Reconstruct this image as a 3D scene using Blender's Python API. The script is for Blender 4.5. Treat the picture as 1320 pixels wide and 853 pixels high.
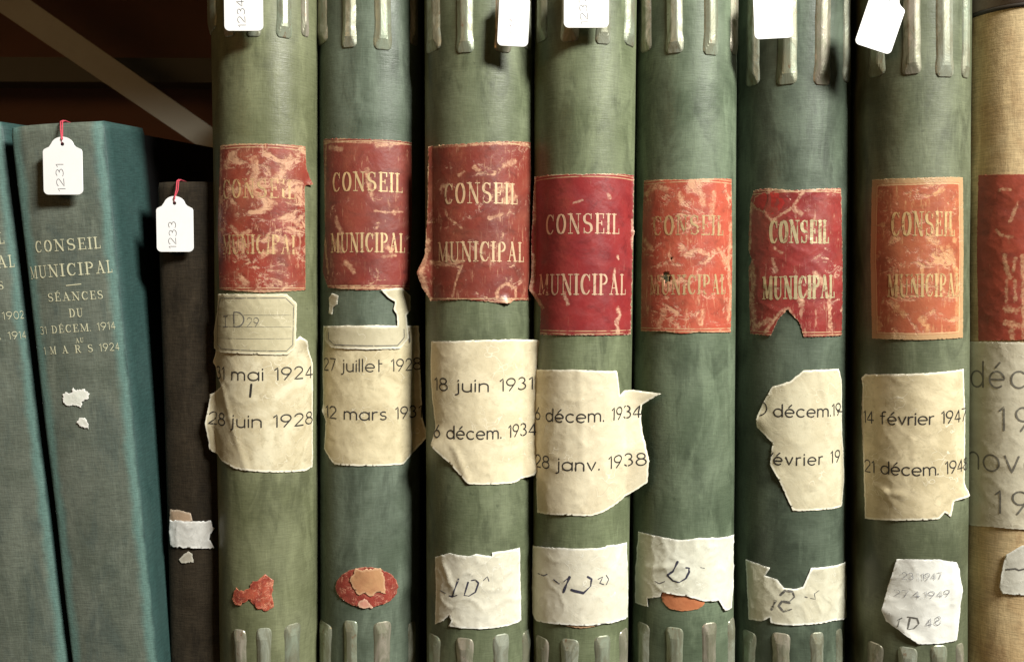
import bpy, bmesh, math, random
from mathutils import Vector, noise
C = bpy.context.scene
for o in list(bpy.data.objects): bpy.data.objects.remove(o)
COL = C.collection
R = math.radians
U = 0.00045                      # metres per photograph pixel at the plane of the spines
D = 0.5; FP = D/U; PITCH = R(2.5)
CAM = Vector((0, -D, D*math.tan(PITCH)))

# ------------------------------------------------------------------ camera, world, lamps, exposure
cd = bpy.data.cameras.new('camera'); cam = bpy.data.objects.new('camera', cd); COL.objects.link(cam)
cam.location = CAM; cam.rotation_euler = (R(90)-PITCH, 0, 0)
cd.sensor_width = 36; cd.lens = 36*FP/1320; cd.clip_start = .01; cd.clip_end = 50
cd.dof.use_dof = True; cd.dof.focus_distance = .505; cd.dof.aperture_fstop = 14
C.camera = cam
w = bpy.data.worlds.new('World'); C.world = w; w.use_nodes = True
bg = w.node_tree.nodes['Background']; bg.inputs[0].default_value = (1, .80, .55, 1); bg.inputs[1].default_value = .03
C.view_settings.view_transform = 'Standard'; C.view_settings.look = 'None'; C.view_settings.exposure = 0; C.view_settings.gamma = 1

def area(name, loc, target, sx, sy, power, color):
    l = bpy.data.lights.new(name, 'AREA'); l.shape = 'RECTANGLE'; l.size = sx; l.size_y = sy
    l.energy = power; l.color = color
    o = bpy.data.objects.new(name, l); COL.objects.link(o); o.location = loc
    o.rotation_euler = (Vector(target)-Vector(loc)).to_track_quat('-Z', 'Y').to_euler()
    return o
area('ceiling_lamp', (1.08, -1.02, 1.15), (0, 0, 0), .50, .30, 88, (1, .98, .92))
area('warm_fill', (-1.5, -1.6, .55), (0, 0, 0), .9, .5, 4.2, (1, .54, .20))  # added warm fill that browns the spines' left sides, no known fitting

# ------------------------------------------------------------------ projection helpers (measure the photograph)
Fv = Vector((0, math.cos(PITCH), -math.sin(PITCH))); Uv = Vector((0, math.sin(PITCH), math.cos(PITCH))); Rv = Vector((1, 0, 0))
def pt(px, py, y=0.0):
    d = Rv*((px-660)/FP) + Uv*((426.5-py)/FP) + Fv
    return CAM + d*((y-CAM.y)/d.y)
def proj(p):
    v = p-CAM; f = v.dot(Fv)
    return 660+FP*v.dot(Rv)/f, 426.5-FP*v.dot(Uv)/f

# ------------------------------------------------------------------ object helpers
def link(name, bm, m, parent=None, smooth=True, solid=0):
    me = bpy.data.meshes.new(name); bm.to_mesh(me); bm.free()
    if smooth:
        for p in me.polygons: p.use_smooth = True
    if m: me.materials.append(m)
    o = bpy.data.objects.new(name, me); COL.objects.link(o)
    if parent: o.parent = parent
    if solid:
        s = o.modifiers.new('thickness', 'SOLIDIFY'); s.thickness = solid; s.offset = -1; s.use_even_offset = False
    return o
def thing(name, label, cat, group=None, loc=(0, 0, 0)):
    o = bpy.data.objects.new(name, None); COL.objects.link(o); o.empty_display_size = .02
    o.location = loc
    o['label'] = label; o['category'] = cat
    if group: o['group'] = group
    return o
def struct(o): o['kind'] = 'structure'; return o
def box(bm, lo, hi):
    lo = Vector(lo); hi = Vector(hi)
    r = bmesh.ops.create_cube(bm, size=1)
    for v in r['verts']:
        v.co = Vector([lo[i] + (v.co[i]+.5)*(hi[i]-lo[i]) for i in range(3)])
def tube(bm, pts, r, n=8):
    rings = []
    for i, p in enumerate(pts):
        a = pts[max(0, i-1)]; b = pts[min(len(pts)-1, i+1)]
        t = (Vector(b)-Vector(a)).normalized(); q = t.to_track_quat('Z', 'Y')
        rings.append([bm.verts.new(Vector(p) + q @ Vector((math.cos(k*2*math.pi/n)*r, math.sin(k*2*math.pi/n)*r, 0))) for k in range(n)])
    for a, b in zip(rings, rings[1:]):
        for k in range(n): bm.faces.new((a[k], a[(k+1) % n], b[(k+1) % n], b[k]))
    bm.faces.new(rings[0][::-1]); bm.faces.new(rings[-1])

# ------------------------------------------------------------------ materials
class NT:
    def __init__(s, name):
        s.m = bpy.data.materials.new(name); s.m.use_nodes = True; s.t = s.m.node_tree; s.n = s.t.nodes
        s.b = s.n['Principled BSDF']; s.out = s.n['Material Output']
    def new(s, ty, **kw):
        n = s.n.new(ty)
        for k, v in kw.items():
            if k.startswith('i_'):
                n.inputs[k[2:].replace('_', ' ')].default_value = v
            else: setattr(n, k, v)
        return n
    def l(s, a, b): s.t.links.new(a, b)
    def uv(s, off=(0, 0, 0), scale=(1, 1, 1), rot=0):
        u = s.new('ShaderNodeUVMap'); mp = s.new('ShaderNodeMapping')
        mp.inputs['Location'].default_value = off; mp.inputs['Scale'].default_value = scale; mp.inputs['Rotation'].default_value = (0, 0, rot)
        s.l(u.outputs[0], mp.inputs[0]); return mp.outputs[0]
    def obj(s, scale=(1, 1, 1), off=(0, 0, 0)):
        u = s.new('ShaderNodeTexCoord'); mp = s.new('ShaderNodeMapping')
        mp.inputs['Scale'].default_value = scale; mp.inputs['Location'].default_value = off
        s.l(u.outputs['Object'], mp.inputs[0]); return mp.outputs[0]
    def noise(s, v, scale, detail=4, rough=.55, dist=0):
        n = s.new('ShaderNodeTexNoise'); s.l(v, n.inputs['Vector'])
        n.inputs['Scale'].default_value = scale; n.inputs['Detail'].default_value = detail
        n.inputs['Roughness'].default_value = rough; n.inputs['Distortion'].default_value = dist
        return n.outputs['Fac']
    def ramp(s, f, a, b, lo=0, hi=1):
        n = s.new('ShaderNodeMapRange'); n.inputs['From Min'].default_value = a; n.inputs['From Max'].default_value = b
        n.inputs['To Min'].default_value = lo; n.inputs['To Max'].default_value = hi
        n.interpolation_type = 'SMOOTHSTEP'
        s.l(f, n.inputs[0]); return n.outputs[0]
    def math(s, op, a, b=None):
        n = s.new('ShaderNodeMath', operation=op)
        for i, x in enumerate((a, b)):
            if x is None: continue
            if isinstance(x, (int, float)): n.inputs[i].default_value = x
            else: s.l(x, n.inputs[i])
        return n.outputs[0]
    def mix(s, f, a, b, blend='MIX'):
        n = s.new('ShaderNodeMix', data_type='RGBA', blend_type=blend)
        if isinstance(f, (int, float)): n.inputs[0].default_value = f
        else: s.l(f, n.inputs[0])
        for i, x in ((6, a), (7, b)):
            if isinstance(x, tuple): n.inputs[i].default_value = (*x[:3], 1)
            else: s.l(x, n.inputs[i])
        return n.outputs[2]
    def bump(s, h, strength, dist):
        n = s.new('ShaderNodeBump'); n.inputs['Strength'].default_value = strength; n.inputs['Distance'].default_value = dist
        s.l(h, n.inputs['Height']); s.l(n.outputs[0], s.b.inputs['Normal']); return n
    def col(s, c): 
        if isinstance(c, tuple): s.b.inputs['Base Color'].default_value = (*c[:3], 1)
        else: s.l(c, s.b.inputs['Base Color'])
    def set(s, rough=None, metal=None, spec=None, sheen=None):
        if rough is not None:
            if isinstance(rough, (int, float)): s.b.inputs['Roughness'].default_value = rough
            else: s.l(rough, s.b.inputs['Roughness'])
        if metal is not None: s.b.inputs['Metallic'].default_value = metal
        if spec is not None: s.b.inputs['Specular IOR Level'].default_value = spec

def cloth(name, c0, c1, stain, seed, rough=.6, weave=.5, side=None, sideat=.6, worn=None, spec=.45):
    """bookcloth: woven threads, handled and blotched; UV unit = 100 photograph pixels"""
    m = NT(name); v = m.uv((seed*7.3, seed*3.1, 0))
    vh = m.uv((seed*7.3, seed*3.1, 0), (1, 1, 1))
    big = m.noise(v, 1.1, 5, .6, .6); f = m.ramp(big, .32, .68)
    c = m.mix(f, c0, c1)
    st = m.noise(m.uv((seed*2.3, seed*5.7, 0), (1, .4, 1)), 2.6, 6, .62, .8); c = m.mix(m.ramp(st, .47, .68, 0, .65), c, stain)
    lt = m.noise(m.uv((seed*4.3, seed*1.1, 0), (1.5, .35, 1)), 2.2, 6, .65, .5); c = m.mix(m.ramp(lt, .48, .66, 0, .55), c, tuple(min(1, x*1.35) for x in c1))
    sc_ = m.noise(m.uv((seed*.3, seed*.9, 0), (14, 1.2, 1), .08), 1.5, 5, .7, .4); c = m.mix(m.ramp(sc_, .64, .72, 0, .35), c, tuple(min(1, x*1.7) for x in c1))
    fl = m.noise(v, 26, 3, .6); c = m.mix(m.ramp(fl, .68, .74, 0, .5), c, stain)
    sp = m.noise(m.uv((seed*1.3, seed*1.7, 0), (1, .8, 1)), 9, 3, .6); c = m.mix(m.ramp(sp, .66, .74, 0, .5), c, stain)
    if side:
        sx = m.new('ShaderNodeSeparateXYZ'); u = m.new('ShaderNodeUVMap'); m.l(u.outputs[0], sx.inputs[0])
        e = m.noise(m.uv((seed, 0, 0), (.6, .6, 1)), 4, 4)
        a = m.math('ABSOLUTE', sx.outputs[0]); a = m.math('ADD', a, m.math('MULTIPLY', m.math('SUBTRACT', e, .5), .22))
        c = m.mix(m.ramp(a, sideat-.22, sideat-.04, 0, .85), c, worn)
        c = m.mix(m.ramp(a, sideat+.0, sideat+.14), c, side)
    # threads: wide across, narrow up, and the reverse
    w1 = m.noise(m.uv((seed, 0, 0), (5, 60, 1)), 1.0, 3, .7); w2 = m.noise(m.uv((0, seed, 0), (60, 5, 1)), 1.0, 3, .7)
    th = m.math('ADD', w1, m.math('MULTIPLY', w2, .6))
    thf = m.ramp(th, .62, .98, 1-.36*weave, 1+.30*weave)
    c = m.mix(1.0, c, m_comb(m, thf), 'MULTIPLY')
    m.col(c); m.set(rough=m.ramp(big, .3, .7, rough-.06, rough+.1), spec=spec)
    h = m.math('ADD', th, m.math('MULTIPLY', m.noise(v, 5, 6, .6), 3.0))
    m.bump(h, .35*weave+.1, .0004)
    return m.m
def m_comb(m, f):
    n = m.new('ShaderNodeCombineColor')
    for i in range(3): m.l(f, n.inputs[i])
    return n.outputs[0]

def paper(name, c, dirt, rim, seed, amount=.75, rough=.5, thin=None):
    m = NT(name); v = m.uv((seed*3.7, seed*9.1, 0))
    f = m.noise(v, 2.2, 6, .6, .7); cc = m.mix(m.ramp(f, .36, .62, 0, amount), c, dirt)
    f2 = m.noise(v, 6.5, 5, .65, 1.5); cc = m.mix(m.ramp(f2, .54, .72, 0, .6*amount), cc, tuple(x*.66 for x in dirt))
    fib = m.noise(m.uv((seed, 0, 0), (14, 40, 1)), 1, 4, .7)
    cc = m.mix(m.ramp(fib, .35, .75, 0, .12), cc, dirt)
    vo = m.new('ShaderNodeTexVoronoi', feature='DISTANCE_TO_EDGE'); 
    wn = m.new('ShaderNodeTexNoise'); wn.inputs['Scale'].default_value = 3; m.l(v, wn.inputs['Vector'])
    vv = m.new('ShaderNodeVectorMath', operation='ADD'); m.l(v, vv.inputs[0]); m.l(wn.outputs['Color'], vv.inputs[1])
    m.l(vv.outputs[0], vo.inputs['Vector']); vo.inputs['Scale'].default_value = 3.1
    crease = m.math('MULTIPLY', m.ramp(vo.outputs['Distance'], .0, .025, 1, 0), m.ramp(f, .5, .62))
    cc = m.mix(m.math('MULTIPLY', crease, .55), cc, rim)
    if thin:
        cc = m.mix(m.ramp(m.noise(v, 3.3, 6, .7, 1.2), .60, .66, 0, .7), cc, thin)
    at = m.new('ShaderNodeAttribute', attribute_name='edge'); ef = m.math('ADD', at.outputs['Fac'], m.math('MULTIPLY', m.math('SUBTRACT', m.noise(v, 16, 4), .5), 3.2))
    cc = m.mix(m.ramp(ef, 1.0, 3.4, .9, 0), cc, rim)
    m.col(cc); m.set(rough=rough, spec=.4)
    h = m.math('ADD', m.math('MULTIPLY', m.noise(v, 5, 6, .65, .6), 2.2), m.math('MULTIPLY', crease, .5))
    m.bump(h, .22, .0006)
    return m.m

def leather(name, c, dark, scuff, seed, amount, rim, rule=True, fs=1.0, border=0):
    """red title label leather, scuffed through to its tan ground"""
    m = NT(name); v = m.uv((seed*4.9, seed*2.7, 0), (fs, fs, 1), .5); v2 = m.uv((seed*1.9, seed*8.7, 0), (.9*fs, 1.25*fs, 1), -.6)
    f = m.noise(v, 2.0, 5, .6, .5); cc = m.mix(m.ramp(f, .35, .7), c, dark)
    a = m.noise(v2, 3.4, 9, .72, .7); b = m.noise(v, 9, 6, .7, 1.6)
    s1 = m.ramp(m.math('ADD', a, m.math('MULTIPLY', m.math('SUBTRACT', b, .5), .35)), .74-amount*.24, .80-amount*.20)
    s2 = m.ramp(m.noise(m.uv((seed, 1, 0), (8*fs, 1.3*fs, 1), .85), 2.4, 7, .75, .4), .60-amount*.06, .68-amount*.05, 0, .7)
    s4 = m.ramp(m.noise(m.uv((seed, 5, 0), (8*fs, 1.5*fs, 1), -.7), 2.0, 7, .75, .4), .62-amount*.06, .70-amount*.05, 0, .6)
    s2 = m.math('MAXIMUM', s2, s4); s2 = m.math('MULTIPLY', s2, m.ramp(m.noise(v, 2.6, 5), .42, .6, .1, 1))
    dk = m.ramp(m.noise(v2, 4.0, 6, .7, .5), .5, .7, 0, .6); cc = m.mix(dk, cc, tuple(x*.55 for x in dark))
    s3 = m.ramp(m.noise(v2, 1.4, 4, .6, 1), .45-amount*.1, .8, 0, .32*amount)
    cc = m.mix(s3, cc, tuple(.5*(x+y) for x, y in zip(c, scuff)))
    cc = m.mix(m.math('MULTIPLY', s1, .8), cc, scuff); cc = m.mix(m.math('MULTIPLY', s2, min(1, amount*1.2)), cc, scuff)
    aw = m.new('ShaderNodeAttribute', attribute_name='wear'); wn_ = m.noise(m.uv((seed, 2, 0), (3, 3, 1)), 4, 6, .75, .4)
    wf = m.math('ADD', aw.outputs['Fac'], m.math('MULTIPLY', m.math('SUBTRACT', wn_, .5), 2.2)); ws = m.math('MULTIPLY', m.ramp(wf, .34, .80), m.ramp(aw.outputs['Fac'], 0, .15)); ws = m.math('MULTIPLY', ws, m.ramp(m.noise(m.uv((seed, 7, 0), (9, 9, 1)), 2.2, 5, .7), .34, .56, .3, 1))
    cc = m.mix(m.math('MULTIPLY', ws, .85), cc, m.mix(m.ramp(b, .35, .65), tuple(min(1, x*1.15) for x in scuff), tuple(.45*x+.35*y for x, y in zip(scuff, c))))
    at = m.new('ShaderNodeAttribute', attribute_name='edge'); at2 = m.new('ShaderNodeAttribute', attribute_name='vedge')
    def line(p, w_):  # gilt rules parallel to the label's top and bottom
        k = m.math('ABSOLUTE', m.math('SUBTRACT', at2.outputs['Fac'], p)); return m.ramp(k, w_, w_*.4)
    if rule:
        gl = m.math('MAXIMUM', line(3.0, .9), line(6.5, .9)); gl = m.math('MULTIPLY', gl, m.ramp(m.noise(v, 8, 4), .3, .55))
        cc = m.mix(m.math('MULTIPLY', gl, .75), cc, (.55, .40, .22))
    if border:
        cc = m.mix(m.ramp(at.outputs['Fac'], border, border-.8, 0, .9), cc, (.46, .30, .15))
        k = m.math('ABSOLUTE', m.math('SUBTRACT', at.outputs['Fac'], border+1)); cc = m.mix(m.ramp(k, 1.1, .5, 0, .8), cc, (.60, .42, .22))
    ef = m.math('ADD', at.outputs['Fac'], m.math('MULTIPLY', m.math('SUBTRACT', b, .5), 7.0))
    cc = m.mix(m.ramp(ef, -.6, .9, .85, 0), cc, rim)
    m.col(cc); m.set(rough=m.ramp(a, .4, .7, .36, .6), spec=.5)
    h = m.math('ADD', m.math('MULTIPLY', m.noise(v, 22, 4), .5), m.math('MULTIPLY', s1, -.8))
    m.bump(h, .45, .0005)
    return m.m

def gilt(name, c, wear, seed, metal=.3):
    m = NT(name); m.col(c); m.set(rough=.42, metal=metal)
    v = m.uv((seed*5.1, seed, 0)); f = m.noise(v, 7, 6, .7, 1.0)
    tr = m.new('ShaderNodeBsdfTransparent'); mx = m.new('ShaderNodeMixShader')
    m.l(m.ramp(f, .30+wear*.22, .42+wear*.22), mx.inputs[0]); m.l(tr.outputs[0], mx.inputs[1]); m.l(m.b.outputs[0], mx.inputs[2])
    m.l(mx.outputs[0], m.out.inputs[0]); return m.m
def ink(name, c, wear=.1, seed=1):
    m = NT(name); m.col(c); m.set(rough=.5, spec=.3)
    v = m.uv((seed*5.1, seed, 0)); f = m.noise(v, 12, 5, .7)
    tr = m.new('ShaderNodeBsdfTransparent'); mx = m.new('ShaderNodeMixShader')
    m.l(m.ramp(f, .16+wear*.5, .36+wear*.5), mx.inputs[0]); m.l(tr.outputs[0], mx.inputs[1]); m.l(m.b.outputs[0], mx.inputs[2])
    m.l(mx.outputs[0], m.out.inputs[0]); return m.m
def plain(name, c, c2=None, rough=.6, metal=0, scale=(40, 40, 40), sc=1, bump=.2, spec=.5):
    m = NT(name); v = m.obj(scale); f = m.noise(v, sc, 6, .65, .4)
    m.col(m.mix(m.ramp(f, .35, .68), c, c2 or tuple(x*.7 for x in c))); m.set(rough=rough, metal=metal, spec=spec)
    m.bump(f, bump, .001); return m.m

M = {}
M['clasp'] = None
def clasp_mat(name, tint, seed):
    m = NT(name); v = m.obj((60, 60, 22), (seed, seed*2, 0)); f = m.noise(v, 2.2, 6, .7, .8)
    c = m.mix(m.ramp(f, .34, .62), tint, (.22, .22, .15)); c = m.mix(m.ramp(m.noise(v, 5, 5, .7), .60, .70, 0, .75), c, (.20, .11, .055))
    m.col(c); m.set(rough=m.ramp(f, .3, .7, .26, .48), metal=.40); m.bump(f, .4, .0008); return m.m
M['clasp'] = [clasp_mat('tarnished_clasp_metal_%d' % i, t, i*3.1) for i, t in enumerate([(.40, .43, .34), (.34, .39, .29), (.43, .39, .31)])]
M['pages'] = plain('aged_page_edges', (.34, .27, .17), (.22, .17, .10), .9, scale=(700, 700, 6))
M['board'] = plain('dark_green_board_paper', (.035, .045, .03), None, .6)
M['blackboard'] = plain('black_board_paper', (.008, .008, .008), None, .55)
M['tag'] = plain('white_tag_card', (.90, .90, .89), (.86, .86, .85), .5, bump=.05)
M['string'] = plain('red_cotton_string', (.55, .06, .09), None, .8, scale=(900, 900, 900))
M['taghole'] = plain('dark_hole_ring', (.03, .03, .035), None, .6)
M['steel'] = plain('grey_painted_steel', (.34, .325, .26), (.285, .27, .215), .5, scale=(12, 12, 12))
M['greensteel'] = plain('dark_green_steel', (.020, .022, .013), (.016, .018, .010), .5, scale=(14, 14, 14))
M['wood'] = plain('dark_maroon_panel', (.17, .066, .036), (.125, .058, .034), .7, scale=(5, 5, 9))
M['band'] = plain('dark_leather_band', (.03, .022, .014), None, .5)
M['band2'] = plain('greyed_leather_cap', (.24, .18, .15), (.16, .12, .10), .5)
M['inkblack'] = ink('black_drawing_ink', (.035, .032, .028), .12, 2)
M['inkfaded'] = ink('faded_drawing_ink', (.10, .09, .075), .22, 3)
M['inkgrey'] = ink('greyed_drawing_ink', (.17, .16, .13), .2, 4)
M['pen'] = ink('blue_black_pen_ink', (.05, .05, .075), .22, 5)
M['penfaded'] = ink('faded_pen_ink', (.17, .17, .20), .38, 6)
M['tagink'] = ink('black_ballpoint_ink', (.03, .03, .04), .05, 7)
M['pencil'] = ink('soft_pencil', (.13, .125, .11), .3, 8)

# ------------------------------------------------------------------ stroke lettering
def arc(cx, cy, rx, ry, a0, a1, n=14):
    return [(cx+rx*math.cos(R(a0+(a1-a0)*i/n)), cy+ry*math.sin(R(a0+(a1-a0)*i/n))) for i in range(n+1)]
XH = .66
def mono():
    g = {}
    o = lambda: arc(.28, XH/2, .28, XH/2, 0, 360, 24)
    g['a'] = (.56, [o(), [(.56, XH), (.56, 0)]])
    g['o'] = (.56, [o()])
    g['c'] = (.48, [arc(.28, XH/2, .28, XH/2, 48, 312, 18)])
    g['d'] = (.56, [o(), [(.56, 1.05), (.56, 0)]])
    g['e'] = (.54, [[(0.01, XH*.5), (.55, XH*.5)] + arc(.28, XH/2, .28, XH/2, 8, 310, 20)])
    g['é'] = (.54, g['e'][1] + [[(.22, .80), (.40, 1.02)]])
    g['f'] = (.36, [arc(.30, .86, .16, .16, 60, 180, 8)+[(.14, 0)], [(0, XH), (.32, XH)]])
    g['i'] = (.0, [[(0, XH), (0, 0)], [(0, .86), (0, .93)]])
    g['j'] = (.06, [[(.04, XH), (.04, -.12)] + arc(-.12, -.12, .16, .14, 0, -95, 7), [(.04, .86), (.04, .93)]])
    g['l'] = (.0, [[(0, 1.05), (0, 0)]])
    g['m'] = (.78, [[(0, XH), (0, 0)], [(0, .36)] + arc(.195, .42, .195, XH-.42, 170, 0, 8) + [(.39, 0)], [(.39, .40)] + arc(.585, .42, .195, XH-.42, 170, 0, 8) + [(.78, 0)]])
    g['n'] = (.44, [[(0, XH), (0, 0)], [(0, .36)] + arc(.22, .42, .22, XH-.42, 170, 0, 9) + [(.44, 0)]])
    g['r'] = (.26, [[(0, XH), (0, 0)], [(0, .36)] + arc(.22, .42, .22, XH-.42, 170, 75, 7)])
    g['s'] = (.36, [arc(.19, .49, .17, .17, 40, 250, 10) + arc(.17, .16, .18, .16, 70, -150, 10)])
    g['t'] = (.30, [[(.1, .98), (.1, 0)], [(.1, XH), (.30, XH)]])
    g['u'] = (.44, [[(0, XH)] + arc(.22, .22, .22, .22, 180, 360, 10) + [(.44, XH)], [(.44, .25), (.44, 0)]])
    g['v'] = (.46, [[(0, XH), (.23, 0), (.46, XH)]])
    g['.'] = (.0, [[(0, 0), (0, .07)]])
    g['1'] = (.16, [[(0, .82), (.16, 1), (.16, 0)]])
    g['2'] = (.52, [arc(.26, .72, .25, .28, 165, -30, 12) + [(0, .0), (.53, 0)]])
    g['3'] = (.50, [arc(.24, .76, .22, .24, 150, -80, 12) + arc(.24, .27, .26, .27, 85, -150, 14)])
    g['4'] = (.54, [[(.40, 0), (.40, 1), (0, .26), (.56, .26)]])
    g['5'] = (.48, [[(.46, 1), (.12, 1), (.07, .58)] + arc(.24, .33, .25, .32, 125, -150, 14)])
    g['6'] = (.52, [[(.36, 1), (.05, .45)] + arc(.26, .29, .26, .29, 155, -205, 22)])
    g['7'] = (.48, [[(0, 1), (.50, 1), (.15, 0)]])
    g['8'] = (.50, [arc(.25, .77, .21, .23, -90, 270, 18), arc(.25, .27, .26, .27, 90, 450, 20)])
    g['9'] = (.52, [arc(.26, .71, .26, .29, -25, 335, 22) + [(.47, .52), (.16, 0)]])
    g['0'] = (.54, [arc(.27, .5, .27, .5, 90, 450, 26)])
    g[')'] = (.30, [arc(0, .5, .30, .5, 60, -60, 14)])
    g[' '] = (.22, [])
    g['|'] = (.0, [[(0, .9), (0, .1)]])
    g['D'] = (.56, [[(0, 1), (0, 0)], [(0, 1)] + arc(.16, .5, .40, .5, 90, -90, 14) + [(0, 0)]])
    g['I'] = (.2, [[(.1, 1), (.1, 0)], [(0, 1), (.2, 1)], [(0, 0), (.2, 0)]])
    return {k: (w_, [(s, .105) for s in st]) for k, (w_, st) in g.items()}
T, t_ = .15, .055
def serif():
    g = {}
    sf = lambda x, y, w_=.12: ([(x-w_, y), (x+w_, y)], .06)
    V = lambda x, w_=T: ([(x, .02), (x, .98)], w_)
    g['I'] = (.16, [V(.08), sf(.08, .97), sf(.08, .03)])
    g['L'] = (.40, [V(.1), sf(.1, .97), ([(0, .03), (.40, .03)], .06), ([(.38, .03), (.38, .26)], .06)])
    g['E'] = (.42, [V(.1), ([(0, .97), (.40, .97)], .06), ([(.38, .97), (.38, .76)], .06), ([(0, .03), (.42, .03)], .06), ([(.40, .03), (.40, .26)], .06), ([(.1, .52), (.30, .52)], t_), ([(.30, .62), (.30, .42)], t_)])
    g['É'] = (.42, g['E'][1] + [([(.16, 1.08), (.30, 1.22)], .07)])
    g['N'] = (.52, [([(.08, .02), (.08, .98)], t_), ([(.44, .02), (.44, .98)], t_), ([(.07, .98), (.44, .02)], T), sf(.06, .97, .1), sf(.08, .03, .1), sf(.44, .97, .1)])
    g['M'] = (.64, [([(.08, .02), (.08, .98)], t_), ([(.56, .02), (.56, .98)], T), ([(.10, .98), (.32, .08)], T*.85), ([(.32, .08), (.55, .98)], t_), sf(.06, .97, .08), sf(.08, .03, .1), sf(.56, .03, .11), sf(.58, .97, .08)])
    g['U'] = (.50, [([(.10, .98), (.10, .30)] + arc(.26, .26, .16, .24, 190, 270, 6), T*.85), (arc(.26, .26, .17, .24, 270, 360, 6) + [(.43, .98)], t_), sf(.10, .97, .11), sf(.43, .97, .09)])
    g['O'] = (.48, [(arc(.24, .5, .19, .47, 115, 245, 12), T), (arc(.24, .5, .19, .47, -65, 65, 12), T), (arc(.24, .5, .19, .47, 60, 120, 6), .07), (arc(.24, .5, .19, .47, 240, 300, 6), .07)])
    g['C'] = (.46, [(arc(.25, .5, .20, .47, 110, 250, 12), T), (arc(.25, .5, .20, .47, 40, 112, 7), .07), (arc(.25, .5, .20, .47, 248, 322, 7), .07), ([(.42, .97), (.42, .68)], .05)])
    g['D'] = (.52, [V(.1), ([(0, .97), (.22, .97)], .06), ([(0, .03), (.22, .03)], .06), (arc(.20, .5, .26, .47, 60, -60, 12), T*.95), (arc(.20, .5, .26, .47, 90, 58, 4), .06), (arc(.20, .5, .26, .47, -58, -90, 4), .06)])
    g['P'] = (.44, [V(.1), ([(0, .97), (.22, .97)], .06), sf(.1, .03, .12), (arc(.20, .74, .20, .23, 70, -70, 8), T*.8), (arc(.20, .74, .20, .23, 90, 68, 3), .05), ([(.1, .51), (.25, .51)], .05)])
    g['R'] = (.50, g['P'][1] + [([(.26, .50), (.44, .03)], T*.85), sf(.46, .03, .06)])
    g['A'] = (.54, [([(.08, .03), (.27, .98)], t_), ([(.25, .98), (.45, .03)], T), ([(.14, .33), (.38, .33)], t_), sf(.08, .03, .09), sf(.46, .03, .11)])
    g['S'] = (.42, [(arc(.21, .74, .16, .23, 45, 150, 8), .07), (arc(.21, .74, .16, .23, 150, 240, 6) + arc(.21, .27, .17, .24, 60, -30, 6), T), (arc(.21, .27, .17, .24, -30, -140, 8), .07), ([(.36, .97), (.36, .72)], .05), ([(.05, .03), (.05, .28)], .05)])
    for d in '0123456789.': 
        w_, st = MONO[d]; g[d] = (w_*.9+.02, [([(x*.9, y*.96+.02) for x, y in s], .10) for s, _ in st])
    g['_'] = (1, [([(0, .5), (1, .5)], .10)])
    g[' '] = (.26, [])
    return g
MONO = mono(); SERIF = serif()

def ribbon(bm, uvl, pts, w_, place, layer, step=3*U, taper=False):
    """continuous strip along pts (in s,z metres), width w_"""
    P = [Vector(pts[0])]
    for a, b in zip(pts, pts[1:]):
        a = Vector(a); b = Vector(b); n = max(1, int((b-a).length/step))
        for i in range(1, n+1): P.append(a.lerp(b, i/n))
    if len(P) < 2: return
    d0 = (P[1]-P[0]).normalized(); d1 = (P[-1]-P[-2]).normalized()
    P = [P[0]-d0*w_*.35] + P + [P[-1]+d1*w_*.35]
    prev = None; N = len(P)
    for i, p in enumerate(P):
        a = P[max(0, i-1)]; b = P[min(N-1, i+1)]; t = b-a
        if t.length < 1e-9: continue
        t.normalize(); n = Vector((-t.y, t.x)); ww = w_*.5*(.55 if i in (0, N-1) else 1)
        if taper: ww *= .45+.75*abs(math.sin(i/N*3.1*1.7+1))
        pr = []
        for sgn in (1, -1):
            q = p+n*ww*sgn; v = bm.verts.new(place(q.x, q.y, layer)); pr.append((v, q))
        if prev:
            f = bm.faces.new((prev[0][0], prev[1][0], pr[1][0], pr[0][0]))
            for lp, q in zip(f.loops, (prev[0][1], prev[1][1], pr[1][1], pr[0][1])): lp[uvl].uv = (q.x/U/100, q.y/U/100)
        prev = pr
def write(bm, uvl, text, P0, P1, h, font, place, track=.14, wmul=1, jit=0, k0=0, rng=None):
    """text from P0 to P1 (s,z); h = cap height in metres"""
    adv = []; x = 0
    for ch in text: adv.append(x); x += font[ch][0] + track
    tot = x-track
    P0 = Vector(P0); P1 = Vector(P1); ax = (P1-P0)/tot; sx = ax.length
    k = k0
    for ch, a in zip(text, adv):
        dj = (rng.uniform(-jit, jit) if jit else 0)
        for st, w_ in font[ch][1]:
            pts = []
            for (gx, gy) in st:
                q = P0 + ax*(a+gx) + Vector((0, 1))*h*(gy+dj); pts.append((q.x, q.y))
            ribbon(bm, uvl, pts, w_*wmul*math.sqrt(h*min(h, sx*1.15)), place, (k % 9)*.000006); k += 1
    return k

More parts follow.
